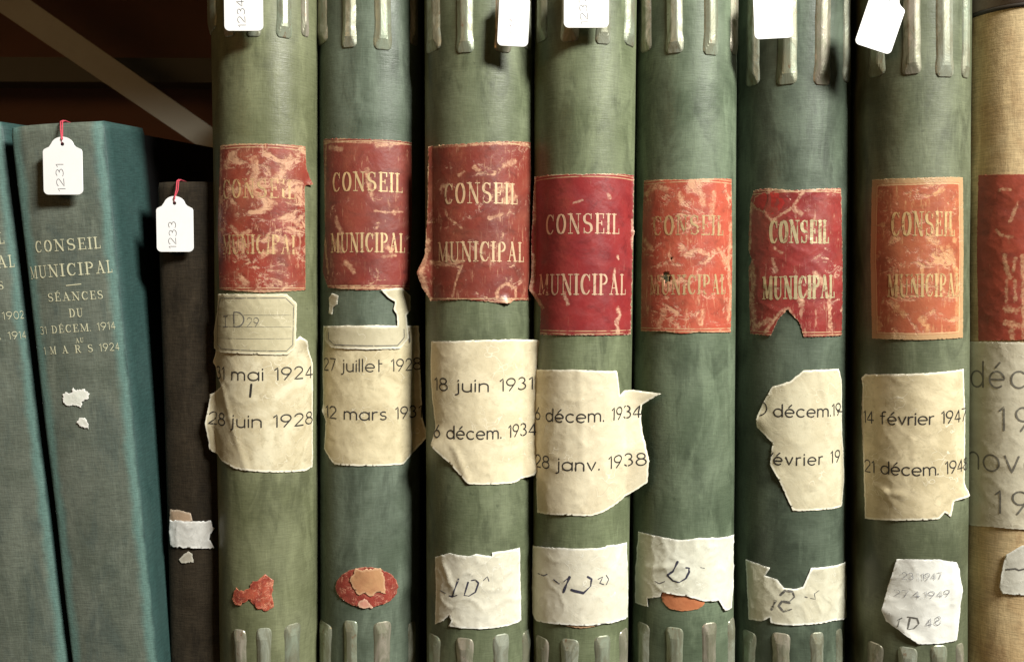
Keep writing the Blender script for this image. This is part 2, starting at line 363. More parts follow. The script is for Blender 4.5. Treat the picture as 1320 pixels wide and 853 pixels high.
# ------------------------------------------------------------------ the spine surface of one volume
class Spine:
    """Round-backed volume. Edges measured as photograph columns at two rows; y0 = how far the spine stands back."""
    def __init__(s, L0, R0, L1, R1, y0, tm=77, k=1.0, rows=(0, 853), y0b=None):
        s.tm = R(tm); s.k = k; s.y0 = y0; s.y0b = y0 if y0b is None else y0b
        hw = (R0-L0)/2*U
        def edge(px, py, yy):
            dep = k*hw/math.sin(s.tm)*(1-math.cos(s.tm)); return pt(px, py, yy+dep)
        a, b, c, d = edge(L0, rows[0], s.y0), edge(R0, rows[0], s.y0), edge(L1, rows[1], s.y0b), edge(R1, rows[1], s.y0b)
        s.zt, s.zb = a.z, c.z
        s.a, s.b, s.c, s.d = a.x, b.x, c.x, d.x
        s.R = ((b.x-a.x)+(d.x-c.x))/4/math.sin(s.tm)
        s.wob = random.Random(int(L0)+5).uniform(0, 100)
    def lin(s, z):
        f = (s.zt-z)/(s.zt-s.zb); l = s.a+(s.c-s.a)*f; r = s.b+(s.d-s.b)*f
        return (l+r)/2, (r-l)/2, s.y0+(s.y0b-s.y0)*f
    def P(s, q, z, off=0, wrap=None):
        xc, hw, y0 = s.lin(z); Rr = hw/math.sin(s.tm); th = q/s.R; sg = 1 if th > 0 else -1; a = abs(th)
        if isinstance(wrap, tuple): wrap = wrap[1] if sg > 0 else wrap[0]
        lim = s.tm if wrap is None else min(s.tm, wrap)
        if a <= lim: e = 0
        else: e = (a-lim)*s.R; a = lim
        x = Rr*math.sin(a); y = s.k*Rr*(1-math.cos(a)); nx, ny = s.k*math.sin(a), -math.cos(a)
        n = math.hypot(nx, ny); nx /= n; ny /= n
        if e:
            if wrap is None: y += e; nx, ny = 1, 0
            else: x += e*.97; y += e*.25
        wv = noise.noise(Vector((s.wob+q*20, z*14, 0)))*.0009 if wrap is None or True else 0
        return Vector((xc+sg*(x+nx*off), y0+y+ny*off+wv, z))
    def inv(s, px, py, wrap=None):
        """photograph pixel -> (q, z) on the surface"""
        z = pt(px, py, s.y0+.008).z; lo = -s.R*s.tm*1.6; hi = -lo; q = 0
        if wrap is None: lo, hi = -s.R*s.tm*1.02, s.R*s.tm*1.02
        for _ in range(3):
            a, b = lo, hi
            for _ in range(22):
                q = (a+b)/2
                if proj(s.P(q, z, 0, wrap))[0] < px: a = q
                else: b = q
            p = s.P(q, z, 0, wrap); z += (proj(p)[1]-py)/FP*(p.y-CAM.y)
        return q, z

def px_dist(qs, segs):
    best = 1e9
    for (a, b) in segs:
        ab = b-a; l2 = ab.length_squared
        t = 0 if l2 == 0 else max(0, min(1, (qs-a).dot(ab)/l2)); d = (qs-(a+ab*t)).length
        if d < best: best = d
    return best

def patch(book, name, outline, mat, parent, seed=1, off=.0005, jag=.35, step=3.2, crumple=.00025, lifts=(), wrap=None, thick=.00011, creases=(), holes=(), wear=()):
    """A paper or leather patch glued to the spine. outline in photograph px.
    lifts: (px, py, radius px, height m); creases: (px,py,px,py,height)"""
    sp = book['sp']; rng = random.Random(seed*101+7)
    pts = [sp.inv(x, y, wrap) for x, y in outline]
    cl = []
    n = len(pts)
    for i in range(n):
        a = Vector(pts[i]); b = Vector(pts[(i+1) % n]); L = (b-a).length; m_ = max(1, int(L/(step*.8*U)))
        d = (b-a).normalized() if L > 0 else Vector((1, 0)); nn = Vector((-d.y, d.x))
        for j in range(m_):
            p = a.lerp(b, j/m_)
            if j: 
                amp = jag*U*(1.0+1.6*noise.noise(Vector((p.x*300+seed, p.y*300, 5))))
                p = p + nn*rng.uniform(-1, 1)*amp
            cl.append(p)
    bm = bmesh.new(); vs = [bm.verts.new((p.x, p.y, 0)) for p in cl]
    f = bm.faces.new(vs)
    bmesh.ops.triangulate(bm, faces=[f], ngon_method='EAR_CLIP')
    x0 = min(p.x for p in cl); x1 = max(p.x for p in cl); z0 = min(p.y for p in cl); z1 = max(p.y for p in cl)
    g = step*U
    x = x0+g*.5
    while x < x1:
        bmesh.ops.bisect_plane(bm, geom=bm.verts[:]+bm.edges[:]+bm.faces[:], plane_co=(x, 0, 0), plane_no=(1, 0, 0)); x += g
    z = z0+g*.5
    while z < z1:
        bmesh.ops.bisect_plane(bm, geom=bm.verts[:]+bm.edges[:]+bm.faces[:], plane_co=(0, z, 0), plane_no=(0, 1, 0)); z += g
    if holes:
        hp = [(Vector(sp.inv(hx, hy, wrap)), hr*U) for hx, hy, hr in holes]
        dl = [f for f in bm.faces if any((f.calc_center_median().xy-c).length < r*(1+.5*noise.noise(f.calc_center_median()*900)) for c, r in hp)]
        bmesh.ops.delete(bm, geom=dl, context='FACES')
    uvl = bm.loops.layers.uv.new('UVMap')
    LF = [(Vector(sp.inv(a, b, wrap)), r*U, h) for a, b, r, h in lifts]
    CR = [(Vector(sp.inv(a, b, wrap)), Vector(sp.inv(c, d, wrap)), h) for a, b, c, d, h in creases]
    def offs(q, z):
        o = off; p = Vector((q, z))
        if crumple:
            v = Vector((q/U/26+seed*3, z/U/30, seed)); r = 1-abs(noise.noise(v)*2.2)
            r2 = 1-abs(noise.noise(v*2.7+Vector((9, 9, 9)))*2.2)
            o += crumple*.75*(max(0, r)**3*1.1 + max(0, r2)**3*.45 + .5*(noise.noise(v*.6)+.5))
        for c, rr, h in LF:
            d = (p-c).length/rr
            if d < 1: o += h*(1-d)**2*(1+.6*d)
        for a, b, h in CR:
            ab = b-a; t = max(0, min(1, (p-a).dot(ab)/ab.length_squared)); d = (p-(a+ab*t)).length/U
            if d < 7: o += h*(1-d/7)
        return o
    segs = list(zip(cl, cl[1:]+cl[:1]))
    co = [Vector((v.co.x, v.co.y)) for v in bm.verts]
    bm.verts.index_update()
    for f in bm.faces:
        for lp in f.loops:
            q = co[lp.vert.index]; lp[uvl].uv = (q.x/U/100, q.y/U/100)
    E = bm.verts.layers.float.new('edge'); V = bm.verts.layers.float.new('vedge')
    sg = [segs[i] for i in range(len(segs))]
    W = bm.verts.layers.float.new('wear'); WR = []
    for wp, ww in wear:
        pp = [Vector(sp.inv(a, b, wrap)) for a, b in wp]
        if len(pp) == 1: pp = pp*2
        WR.append((list(zip(pp, pp[1:])), ww*U))
    for v in bm.verts:
        q = co[v.index]
        near = [s_ for s_ in sg if abs(s_[0].x-q.x) < 14*U and abs(s_[0].y-q.y) < 14*U]
        v[E] = min(20, px_dist(q, near)/U) if near else 20
        v[V] = min(z1-q.y, q.y-z0)/U
        wv = 0
        for ss_, ww in WR: wv = max(wv, 1-px_dist(q, ss_)/ww)
        v[W] = wv
    for v in bm.verts:
        q = co[v.index]; v.co = sp.P(q.x, q.y, offs(q.x, q.y), wrap)
    bmesh.ops.recalc_face_normals(bm, faces=bm.faces)
    fs = sum((f.normal.y*f.calc_area() for f in bm.faces))
    if fs > 0: bmesh.ops.reverse_faces(bm, faces=bm.faces)
    ob = link(name, bm, mat, parent, True, thick)
    place = lambda q, z, k=0: sp.P(q, z, offs(q, z)+.00010+k, wrap)
    return ob, place
def letters(book, name, items, mat, parent, place, wrap=None, seed=3):
    """items: (text, x0, y0, x1, y1, cap height px, font, weight, track) or ('*', [(px,py)..], width px)"""
    sp = book['sp']; k = 0; rng = random.Random(seed); out = None
    groups = [[it] for it in items if it[0] != '*']; st = [it for it in items if it[0] == '*']
    if st: groups.append(st)
    for grp in groups:
        bm = bmesh.new(); uvl = bm.loops.layers.uv.new('UVMap')
        for it in grp:
            if it[0] == '*':
                pts = [sp.inv(x, y, wrap) for x, y in it[1]]
                ribbon(bm, uvl, pts, it[2]*U*(1.35 if len(it) > 3 else 1), place, (k % 9)*.000006, step=2*U, taper=len(it) > 3); k += 1
            else:
                text, x0, y0, x1, y1, h, font, wm, tr = it[:9]
                k = write(bm, uvl, text, sp.inv(x0, y0, wrap), sp.inv(x1, y1, wrap), h*U, font, place, tr, wm, .015 if font is MONO else 0, k, rng)
        bmesh.ops.recalc_face_normals(bm, faces=bm.faces)
        for f in bm.faces:
            if f.normal.y > 0: f.normal_flip()
        out = link(name, bm, mat, parent, False)
    return out

def clasp(book, x0, x1, yt, parent, up, mi, seed):
    """sheet-metal tongue hugging the spine: channel section, flared spoon tip. up=True hangs from the head."""
    sp = book['sp']; bm = bmesh.new(); rng = random.Random(seed)
    q0, z = sp.inv(x0, yt); q1, _ = sp.inv(x1, yt); qc = (q0+q1)/2; hw = abs(q1-q0)/2
    sg = 1 if up else -1; end = book['top'] if up else book['bot']; Ltot = abs(end-z)
    ph = rng.uniform(0, 50); nx = 14; rows = []
    ls = [0, .0005, .0012, .0022, .0034, .0048, .0065, .0085, .0105, .0125, .0145, .017, .021, .026, .032, .04, .05, .06]
    ls = [l for l in ls if l < Ltot] + [Ltot]
    for l in ls:
        cap = min(1, math.sqrt(max(0, 1-(1-min(1, l/.0032))**2)))*.6+.4 if l < .0032 else 1
        body = 1 - .10*min(1, max(0, (l-.006)/.006)) ; wd = hw*cap*body*(1+.04*noise.noise(Vector((ph, l*200, 0))))
        ch = min(1, max(0, (l-.004)/.006))          # channel develops away from the tip
        tip = .0007+.0016*math.exp(-((l-.003)/.004)**2)
        row = []
        for i in range(nx+1):
            u = -1+2*i/nx; a = abs(u)
            # hipped ridge: two long facets meeting in a narrow crest, a sloped facet at the tip
            h = min(.0019, .00035+.0019*l/.0085, .00012+(1-a)*.0019*1.45) + .00015
            if a > .99: h = .00005
            h += .00010*noise.noise(Vector((u*1.4+ph, l*60, 1)))*(1-a)
            if l == 0: h = .00012
            row.append(bm.verts.new(sp.P(qc+wd*u+.0006*noise.noise(Vector((ph, l*40, 3))), z+sg*l, h)))
        rows.append(row)
    for a, b in zip(rows, rows[1:]):
        for i in range(nx): bm.faces.new((a[i], a[i+1], b[i+1], b[i]) if up else (b[i], b[i+1], a[i+1], a[i]))
    bmesh.ops.triangulate(bm, faces=bm.faces); return link('metal_clasp', bm, M['clasp'][mi % 3], parent, False)

def volume(name, label, cat, group, sp, mat, top, bot, side=.045, boardmat=None, depth=.24, slope=0, tilt=0):
    """a bound volume: cloth spine wrapping onto two boards, page block"""
    zt = top; zb = bot; xc, hw, y0 = sp.lin(zb)
    t = thing(name, label, cat, group, (xc, y0+.1, zb))
    bk = dict(sp=sp, top=zt, bot=zb, root=t); inv_loc = Vector(t.location)
    bm = bmesh.new(); uvl = bm.loops.layers.uv.new('UVMap')
    sm = sp.R*sp.tm; qs = [-sm-side+side*i/6 for i in range(6)] + [-sm+2*sm*i/44 for i in range(45)] + [sm+side*(i+1)/6 for i in range(6)]
    nz = 90; grid = []
    for j in range(nz+1):
        z = zb+(zt-zb)*j/nz; row = []
        for q in qs:
            e = 0
            if j in (0, nz): e = -.0008
            p = sp.P(q, z, e); back = max(0, abs(q)-sm)
            fz = (z-zb)/(zt-zb); p.z += (slope*back + tilt*max(-1, min(1, q/sm)))*fz
            row.append((bm.verts.new(p), q, z))
        grid.append(row)
    for a, b in zip(grid, grid[1:]):
        for i in range(len(qs)-1):
            f = bm.faces.new((a[i][0], a[i+1][0], b[i+1][0], b[i][0]))
            for lp, c in zip(f.loops, (a[i], a[i+1], b[i+1], b[i])): lp[uvl].uv = (c[1]/U/100, c[2]/U/100)
    s = link('spine', bm, mat, t, True, .0012); bk['spine'] = s
    def slab(name, xa, xb, ya, yb, dz0, dz1, m, par=t, nrow=2):
        bm = bmesh.new(); vs = []
        for z, dz in ((zb, dz0), (zt, dz1)):
            xc, hw, y0 = sp.lin(z)
            f = (1 if z == zt else 0)
            ring = [(xc+hw*xa, y0+ya), (xc+hw*xb, y0+ya), (xc+hw*xb, y0+yb), (xc+hw*xa, y0+yb)]
            vs.append([bm.verts.new((x, y, z+dz+f*slope*max(0, y-y0-.02))) for x, y in ring])
        a, b = vs
        bm.faces.new(a[::-1]); bm.faces.new(b)
        for i in range(4): bm.faces.new((a[i], a[(i+1) % 4], b[(i+1) % 4], b[i]))
        bmesh.ops.recalc_face_normals(bm, faces=bm.faces)
        return link(name, bm, m, par, False)
    dep = sp.k*sp.R*(1-math.cos(sp.tm))
    th = .0028/(hw)
    slab('cover_board', -.955, -.955+th, dep+.006, depth, .001, -.001, boardmat or M['board'])
    slab('cover_board', .955-th, .955, dep+.006, depth, .001, -.001, boardmat or M['board'])
    slab('page_block', -.955+th+.01, .955-th-.01, dep+.004, depth-.006, .004, -.004, M['pages'])
    # parts were built in world space: bring them under the Empty
    bk['adopt'] = inv_loc
    return bk
def adopt(bk):
    """children were modelled in world coordinates; make them relative to the thing's base"""
    off = bk['adopt']
    for ch in list(bk['root'].children): ch.location = -off

# ================================================================== SETTING
GZ = pt(660, 1000, .0).z             # shelf surface on which the volumes stand (below the frame)
ROOF = pt(660, -170, 0).z
def simple(name, boxes, m, parent=None):
    bm = bmesh.new()
    for lo, hi in boxes: box(bm, lo, hi)
    bmesh.ops.bevel(bm, geom=bm.edges[:], offset=.0008, segments=2, affect='EDGES')
    return link(name, bm, m, parent, False)
wall = struct(simple('back_wall', [((-.9, .46, GZ-.05), (.9, .47, ROOF+.5))], M['wood']))
rack = thing('shelving_rack', 'grey steel shelving rack with a diagonal brace behind the standing volumes', 'shelving')
simple('shelf_board', [((-.9, -.02, GZ-.03), (.9, .42, GZ))], M['steel'], rack)
simple('added_shade_shelf', [((-.9, -.02, ROOF+.12), (.9, .42, ROOF+.15))], M['steel'], rack)  # unseen shelf added overhead to keep lamp light off the back
def slant(name, pl, y0_, th, m, parent):
    bm = bmesh.new(); a = [bm.verts.new(pt(x, y, y0_)) for x, y in pl]; b = [bm.verts.new(v.co+Vector((0, th, 0))) for v in a]
    bm.faces.new(a); bm.faces.new(b[::-1]); n = len(a)
    for i in range(n): bm.faces.new((a[i], b[i], b[(i+1) % n], a[(i+1) % n]))
    bmesh.ops.recalc_face_normals(bm, faces=bm.faces); return link(name, bm, m, parent, False)
slant('diagonal_brace', [(-220, -132), (-174, -148), (316, 194), (308, 224)], .30, .003, M['steel'], rack)
slant('rear_beam', [(-700, 70), (1900, 84), (1900, 114), (-700, 102)], .40, .03, M['greensteel'], rack)
bz = pt(300, 100, .305)
simple('upright_post', [((bz.x-.016, .306, GZ), (bz.x+.02, .336, ROOF+.12))], M['steel'], rack)

# ================================================================== THE GREEN REGISTERS
G0, G1, GS = (.155, .190, .115), (.200, .235, .150), (.085, .110, .065)
TOPZ = lambda r: pt(660, r, .0).z
LEDGERS = [
 # key, L0,R0,L1,R1, y0, top row, stain seed
 dict(k='A', e=(271, 406, 285, 405), y=.006, top=-120, seed=1, c=((0.113, 0.123, 0.062), (0.161, 0.173, 0.095))),
 dict(k='B', e=(409, 543, 412, 539), y=.020, top=-110, seed=2, c=((.074, .096, .066), (.120, .150, .110))),
 dict(k='C', e=(547, 689, 550, 686), y=.003, top=-105, seed=3, c=((0.098, 0.117, 0.064), (0.144, 0.166, 0.097))),
 dict(k='D', e=(689, 821, 687, 809), y=.000, top=-118, seed=4, c=((0.103, 0.123, 0.065), (0.152, 0.177, 0.099))),
 dict(k='E', e=(822, 951, 817, 946), y=.010, top=-104, seed=5, c=((.078, .104, .064), (.132, .168, .108))),
 dict(k='F', e=(954, 1099, 952, 1089), y=.023, top=-70, seed=6, c=((.058, .076, .052), (.098, .126, .088))),
 dict(k='G', e=(1115, 1251, 1114, 1246), y=.003, top=-84, seed=7, c=((0.091, 0.105, 0.060), (0.135, 0.152, 0.092))),
]
LAB = {
 'A': 'green register with red title and torn label reading 31 mai 1924, by the dark volume',
 'B': 'green register dated 27 juillet 1928 with an oval red seal remnant low on its spine',
 'C': 'green register dated 18 juin 1931, brown flap loose at its red title',
 'D': 'green register with clean crimson title and white label flap curling past its right edge',
 'E': 'green register with no date label, orange scrap under its torn white shelfmark',
 'F': 'darkest green register, red title notched at the bottom and half its date label torn away',
 'G': 'green register with faded orange title label, standing left of the tan volume',
}
CL = {
 'A': ([(268, 280, 48), (289, 304, 49), (318, 337, 48), (355, 376, 48), (388, 398, 46)], [(301, 318, 809), (330, 350, 809), (366, 387, 806)]),
 'B': ([(409, 423, 65), (441, 460, 63), (481, 505, 64), (528, 538, 57)], [(413, 428, 795), (443, 461, 798), (481, 504, 802), (526, 535, 803)]),
 'C': ([(550, 569, 72), (588, 611, 70), (637, 659, 67), (674, 684, 62)], [(553, 568, 812), (588, 611, 820), (635, 656, 818), (673, 683, 815)]),
 'D': ([(692, 706, 58), (723, 747, 56), (767, 787, 57), (804, 817, 57)], [(691, 708, 815), (723, 747, 821), (766, 787, 820), (798, 808, 814)]),
 'E': ([(826, 840, 70), (858, 881, 71), (906, 926, 71), (941, 949, 68)], [(822, 838, 798), (858, 881, 806), (905, 924, 803), (938, 945, 800)]),
 'F': ([(962, 980, 113), (1001, 1028, 111), (1049, 1071, 110), (1086, 1094, 105)], [(957, 975, 808), (995, 1019, 813), (1044, 1062, 815), (1077, 1084, 812)]),
 'G': ([(1119, 1142, 102), (1163, 1188, 98), (1205, 1229, 100), (1239, 1248, 100)], [(1118, 1139, 823), (1158, 1183, 831), (1199, 1221, 831), (1232, 1241, 830)]),
}
B = {}
for d in LEDGERS:
    sp = Spine(*d['e'], d['y'])
    mat = cloth('green_bookcloth_%d' % d['seed'], *d['c'], tuple(x*.58 for x in d['c'][0]), d['seed'], rough=.44, weave=.32, spec=.40)
    bk = volume('register', LAB[d['k']], 'register', 'green municipal registers standing in a row', sp, mat, TOPZ(d['top']), GZ+.0005)
    B[d['k']] = bk
    tops, bots = CL[d['k']]
    for i, (a, b, y) in enumerate(tops): clasp(bk, a, b, y, bk['root'], True, i+d['seed'], d['seed']*20+i)
    for i, (a, b, y) in enumerate(bots): clasp(bk, a, b, y, bk['root'], False, i+d['seed']+1, d['seed']*20+9+i)

RED, DRED, TAN = (.33, .055, .035), (.20, .030, .022), (.58, .34, .20)
WEAR = {
 'A': [([(328, 206), (330, 222), (326, 240)], 11), ([(374, 204), (366, 220), (356, 232)], 11), ([(308, 356), (318, 364)], 8), ([(286, 200), (285, 260), (284, 330)], 4), ([(290, 215), (304, 200)], 9), ([(300, 292), (308, 304), (322, 298)], 6), ([(356, 306), (374, 312)], 8), ([(372, 280), (388, 292)], 6), ([(338, 330), (352, 322)], 9), ([(295, 245), (310, 248)], 8), ([(330, 250), (352, 262), (340, 272)], 8)],
 'B': [([(483, 272), (498, 274), (518, 273)], 3), ([(507, 273), (508, 276)], 5), ([(493, 331), (510, 329)], 4), ([(426, 190), (440, 192)], 7), ([(485, 188), (505, 187)], 6), ([(421, 185), (420, 240), (419, 300), (424, 352)], 5), ([(434, 282), (440, 300)], 7), ([(420, 183), (460, 184), (500, 186), (526, 186)], 3), ([(446, 338), (456, 350)], 7), ([(474, 220), (478, 250)], 7), ([(432, 310), (440, 322)], 9), ([(430, 370), (520, 372)], 4), ([(495, 318), (505, 322)], 6)],
 'C': [([(557, 338), (575, 341), (597, 337)], 6), ([(597, 340), (590, 356), (584, 382)], 3.5), ([(552, 310), (549, 335), (548, 360), (554, 386)], 9), ([(641, 386), (641, 374), (652, 366), (664, 371), (663, 384)], 5), ([(645, 386), (660, 388)], 7), ([(640, 246), (655, 240), (662, 254), (650, 260)], 10), ([(612, 216), (618, 220)], 6), ([(592, 226), (598, 222)], 5), ([(650, 214), (664, 208)], 7), ([(574, 270), (578, 280), (596, 294)], 3), ([(630, 282), (648, 276)], 4), ([(560, 190), (600, 188), (680, 187)], 3)],
 'D': [([(796, 398), (798, 408), (794, 416), (796, 429)], 7), ([(814, 284), (814, 320)], 4), ([(690, 228), (690, 290)], 4), ([(689, 330), (688, 372), (700, 396)], 6), ([(795, 330), (797, 334)], 4), ([(784, 252), (785, 255)], 5), ([(728, 378), (732, 392)], 5), ([(740, 262), (751, 258)], 3), ([(792, 346), (790, 360)], 4)],
 'E': [([(941, 290), (938, 340), (941, 380), (938, 412)], 8), ([(884, 330), (896, 322), (912, 328)], 6), ([(926, 322), (936, 340)], 9), ([(853, 356), (857, 370)], 5), ([(906, 400), (903, 418)], 7), ([(856, 400), (850, 420)], 9), ([(880, 262), (876, 250)], 7), ([(900, 240), (905, 262)], 9), ([(920, 250), (916, 280)], 8), ([(834, 250), (845, 240), (860, 244)], 8), ([(862, 328), (868, 338)], 5), ([(832, 310), (842, 322)], 7)],
 'F': [([(970, 265), (984, 272), (996, 285), (1008, 276), (1022, 268), (1030, 255), (1034, 248)], 4), ([(1020, 268), (1033, 276)], 6), ([(985, 430), (996, 416), (1004, 404), (1016, 397), (1024, 410), (1034, 432)], 5), ([(970, 340), (972, 365), (970, 390), (974, 424)], 9), ([(996, 334), (1001, 350)], 5), ([(1030, 380), (1034, 398)], 7), ([(1068, 382), (1069, 424)], 7), ([(976, 420), (992, 412)], 7), ([(969, 262), (968, 320)], 4), ([(1040, 376), (1060, 362), (1050, 352)], 7), ([(990, 246), (1030, 247), (1080, 246)], 3.5), ([(998, 320), (1008, 326)], 4)],
 'G': [([(1222, 320), (1232, 350), (1234, 400), (1234, 425)], 9), ([(1188, 410), (1196, 425)], 9), ([(1150, 390), (1165, 405)], 8), ([(1195, 308), (1212, 318), (1222, 340)], 5), ([(1205, 250), (1215, 244)], 6), ([(1222, 290), (1230, 310)], 7)],
 'H': [([(1295, 328), (1297, 345), (1302, 358)], 5), ([(1309, 332), (1306, 350)], 4), ([(1298, 362), (1297, 388)], 4), ([(1308, 362), (1309, 388)], 4), ([(1298, 398), (1310, 400)], 8), ([(1298, 416), (1311, 418)], 8), ([(1303, 418), (1305, 436)], 6), ([(1312, 262), (1302, 286)], 4), ([(1284, 296), (1290, 303), (1304, 306)], 3.5), ([(1288, 245), (1303, 244)], 3.5), ([(1318, 330), (1320, 436)], 5)],
}
def title(k, outline, mat, conseil, municipal, gm, jag=.5, lifts=(), wm=1, holes=(), wrap=None, seed=1, crumple=.0001, wear=()):
    jag *= .6
    bk = B[k]
    o, pl = patch(bk, 'title_label', outline, mat, bk['root'], seed, .0005, jag, 2.4, crumple, lifts, wrap, .0003, holes=holes, wear=WEAR.get(k, ()))
    letters(bk, 'gilt_lettering', [('CONSEIL', *conseil, SERIF, wm*.78, .13), ('MUNICIPAL', *municipal, SERIF, wm*.78, .13)], gm, o, pl, wrap)
    return o, pl
title('A', [(285, 188), (338, 186), (393, 189), (394, 215), (400, 238), (392, 240), (393, 374), (338, 377), (284, 373), (282, 300)],
      leather('scuffed_red_leather', (.27, .042, .026), (.16, .026, .018), TAN, 1, .95, (.52, .30, .16)),
      (289, 257, 380, 257, 25), (289, 328, 383, 328, 25), gilt('worn_gilt_a', (.60, .40, .20), .45, 1), jag=.7, lifts=[(400, 238, 14, .0018)])
title('B', [(418, 180), (470, 180), (530, 184), (530, 290), (527, 374), (500, 373), (470, 374), (424, 371), (417, 350), (420, 300)],
      leather('dull_maroon_leather', (.21, .036, .026), (.14, .024, .02), TAN, 2, .55, (.45, .26, .16)),
      (430, 248, 518, 249, 26), (428, 326, 521, 326, 26), gilt('gilt_b', (.62, .45, .24), .12, 2), jag=.8)
title('C', [(553, 189), (600, 186), (683, 184), (684, 387), (662, 387), (655, 391), (640, 390), (600, 386), (556, 388), (546, 372), (543, 350), (549, 325), (552, 270)],
      leather('scuffed_brown_red_leather', (.22, .040, .026), (.15, .028, .020), TAN, 3, .70, (.62, .42, .24)),
      (574, 264, 666, 264, 27), (566, 338, 674, 338, 26), gilt('gilt_c', (.66, .47, .28), .12, 3), jag=1.0, lifts=[(545, 352, 26, .003), (652, 392, 16, .0022)], wrap=(R(52), R(76)))
title('D', [(690, 228), (750, 225), (816, 226), (815, 300), (812, 431), (750, 432), (697, 431), (698, 396), (686, 372), (686, 310)],
      leather('crimson_leather', (.26, .026, .026), (.19, .018, .020), (.62, .42, .28), 4, .14, (.66, .50, .34)),
      (705, 303, 797, 302, 26), (697, 380, 805, 380, 27), gilt('gilt_d', (.66, .45, .30), .10, 4), jag=.8, lifts=[(686, 380, 30, .003), (818, 300, 12, .0012)], wrap=(R(66), R(60)))
title('E', [(831, 233), (885, 232), (942, 231), (943, 330), (941, 428), (900, 428), (880, 430), (858, 427), (827, 427), (828, 330)],
      leather('blotched_vermilion_leather', (.44, .080, .045), (.30, .052, .03), (.66, .38, .22), 5, .85, (.62, .42, .24)),
      (843, 304, 931, 304, 26), (839, 380, 934, 379, 26), gilt('worn_gilt_e', (.52, .36, .18), .30, 5), jag=.5, holes=[(859, 357, 6), (865, 333, 1.7)])
title('F', [(968, 262), (972, 246), (990, 243), (1020, 246), (1083, 243), (1085, 330), (1084, 432), (1036, 434), (1030, 415), (1015, 399), (1003, 412), (994, 433), (968, 430), (966, 345), (970, 335), (966, 322)],
      leather('torn_crimson_leather', (.27, .032, .027), (.19, .022, .02), (.60, .38, .24), 6, .60, (.60, .42, .26)),
      (993, 314, 1067, 314, 31), (984, 386, 1074, 384, 31), gilt('worn_gilt_f', (.50, .42, .24), .15, 6), jag=1.0, wm=1.3, crumple=.0003)
title('G', [(1125, 232), (1180, 230), (1240, 229), (1241, 330), (1240, 435), (1180, 438), (1125, 436), (1123, 330)],
      leather('faded_orange_leather', (.40, .105, .050), (.30, .075, .035), (.60, .33, .15), 7, .85, (.50, .34, .18), rule=False, border=7),
      (1150, 305, 1229, 305, 32), (1145, 383, 1236, 382, 30), gilt('worn_gilt_g', (.62, .43, .20), .28, 7), jag=.5)

CREAM, CDIRT, CRIM = (.66, .60, .42), (.44, .37, .22), (.86, .82, .66)
WHITE, WDIRT, WRIM = (.72, .70, .58), (.58, .54, .40), (.85, .85, .76)
def label(k, name, outline, mat, seed=1, inks=(), inkmat='inkblack', iname='ink_lettering', **kw):
    bk = B[k]; o, pl = patch(bk, name, outline, mat, bk['root'], seed, **kw)
    if inks: letters(bk, iname, inks, M[inkmat], o, pl, kw.get('wrap'), seed)
    return o, pl
m11 = dict(wm=1)
def mn(t, x0, y0, x1, y1, h=16, wm=1.1, tr=.20): return (t, x0, y0, x1, y1, h, MONO, wm, tr)
# --- A
label('A', 'date_label', [(281, 440), (370, 446), (385, 433), (392, 440), (402, 467), (402, 601), (394, 606), (345, 608), (306, 604), (287, 593), (271, 579), (272, 508), (287, 497), (282, 486), (276, 466), (279, 455)],
      paper('cream_label_paper_a', CREAM, CDIRT, CRIM, 1), 11, [mn('31 mai 1924', 281, 487, 401, 486), mn('28 juin 1928', 275, 545, 401, 545), ('*', [(324.5, 495), (323, 511)], 3)],
      wrap=(R(58), R(74)), lifts=[(392, 438, 22, .003), (270, 545, 40, .003)], creases=[(288, 498, 318, 604, .0006)])
label('A', 'shelfmark_label', [(284, 379), (330, 379), (369, 379), (381, 391), (380, 447), (370, 457), (325, 456), (283, 453), (279, 447), (279, 426), (283, 402)],
      paper('framed_label_paper', (.50, .45, .29), (.38, .34, .21), (.70, .64, .46), 2, .6), 12,
      [('I', 291, 421, 296, 421, 14, MONO, .8, .2), ('D', 304, 421, 316, 421, 19, MONO, .8, .2), ('29', 320, 421, 334, 421, 12, MONO, .7, .2),
       ('*', [(287, 384), (367, 384), (377, 394), (376, 444), (368, 452), (288, 449), (283, 443), (284, 400), (287, 384)], .9),
       ('*', [(284, 405), (374, 406)], .4), ('*', [(284, 420), (374, 421)], .4), ('*', [(284, 435), (374, 436)], .4)], 'pencil', 'pencil_writing', off=.0013, crumple=.00025)
label('A', 'seal_remnant', [(300, 770), (305, 756), (312, 760), (321, 758), (326, 748), (334, 746), (342, 739), (353, 747), (351, 762), (353, 781), (343, 787), (330, 781), (321, 772), (310, 780), (303, 777)],
      leather('red_seal_paper_a', (.40, .08, .045), DRED, (.66, .27, .15), 21, .9, (.68, .26, .14), rule=False, fs=3.2), 13, jag=1.1, crumple=.0005)
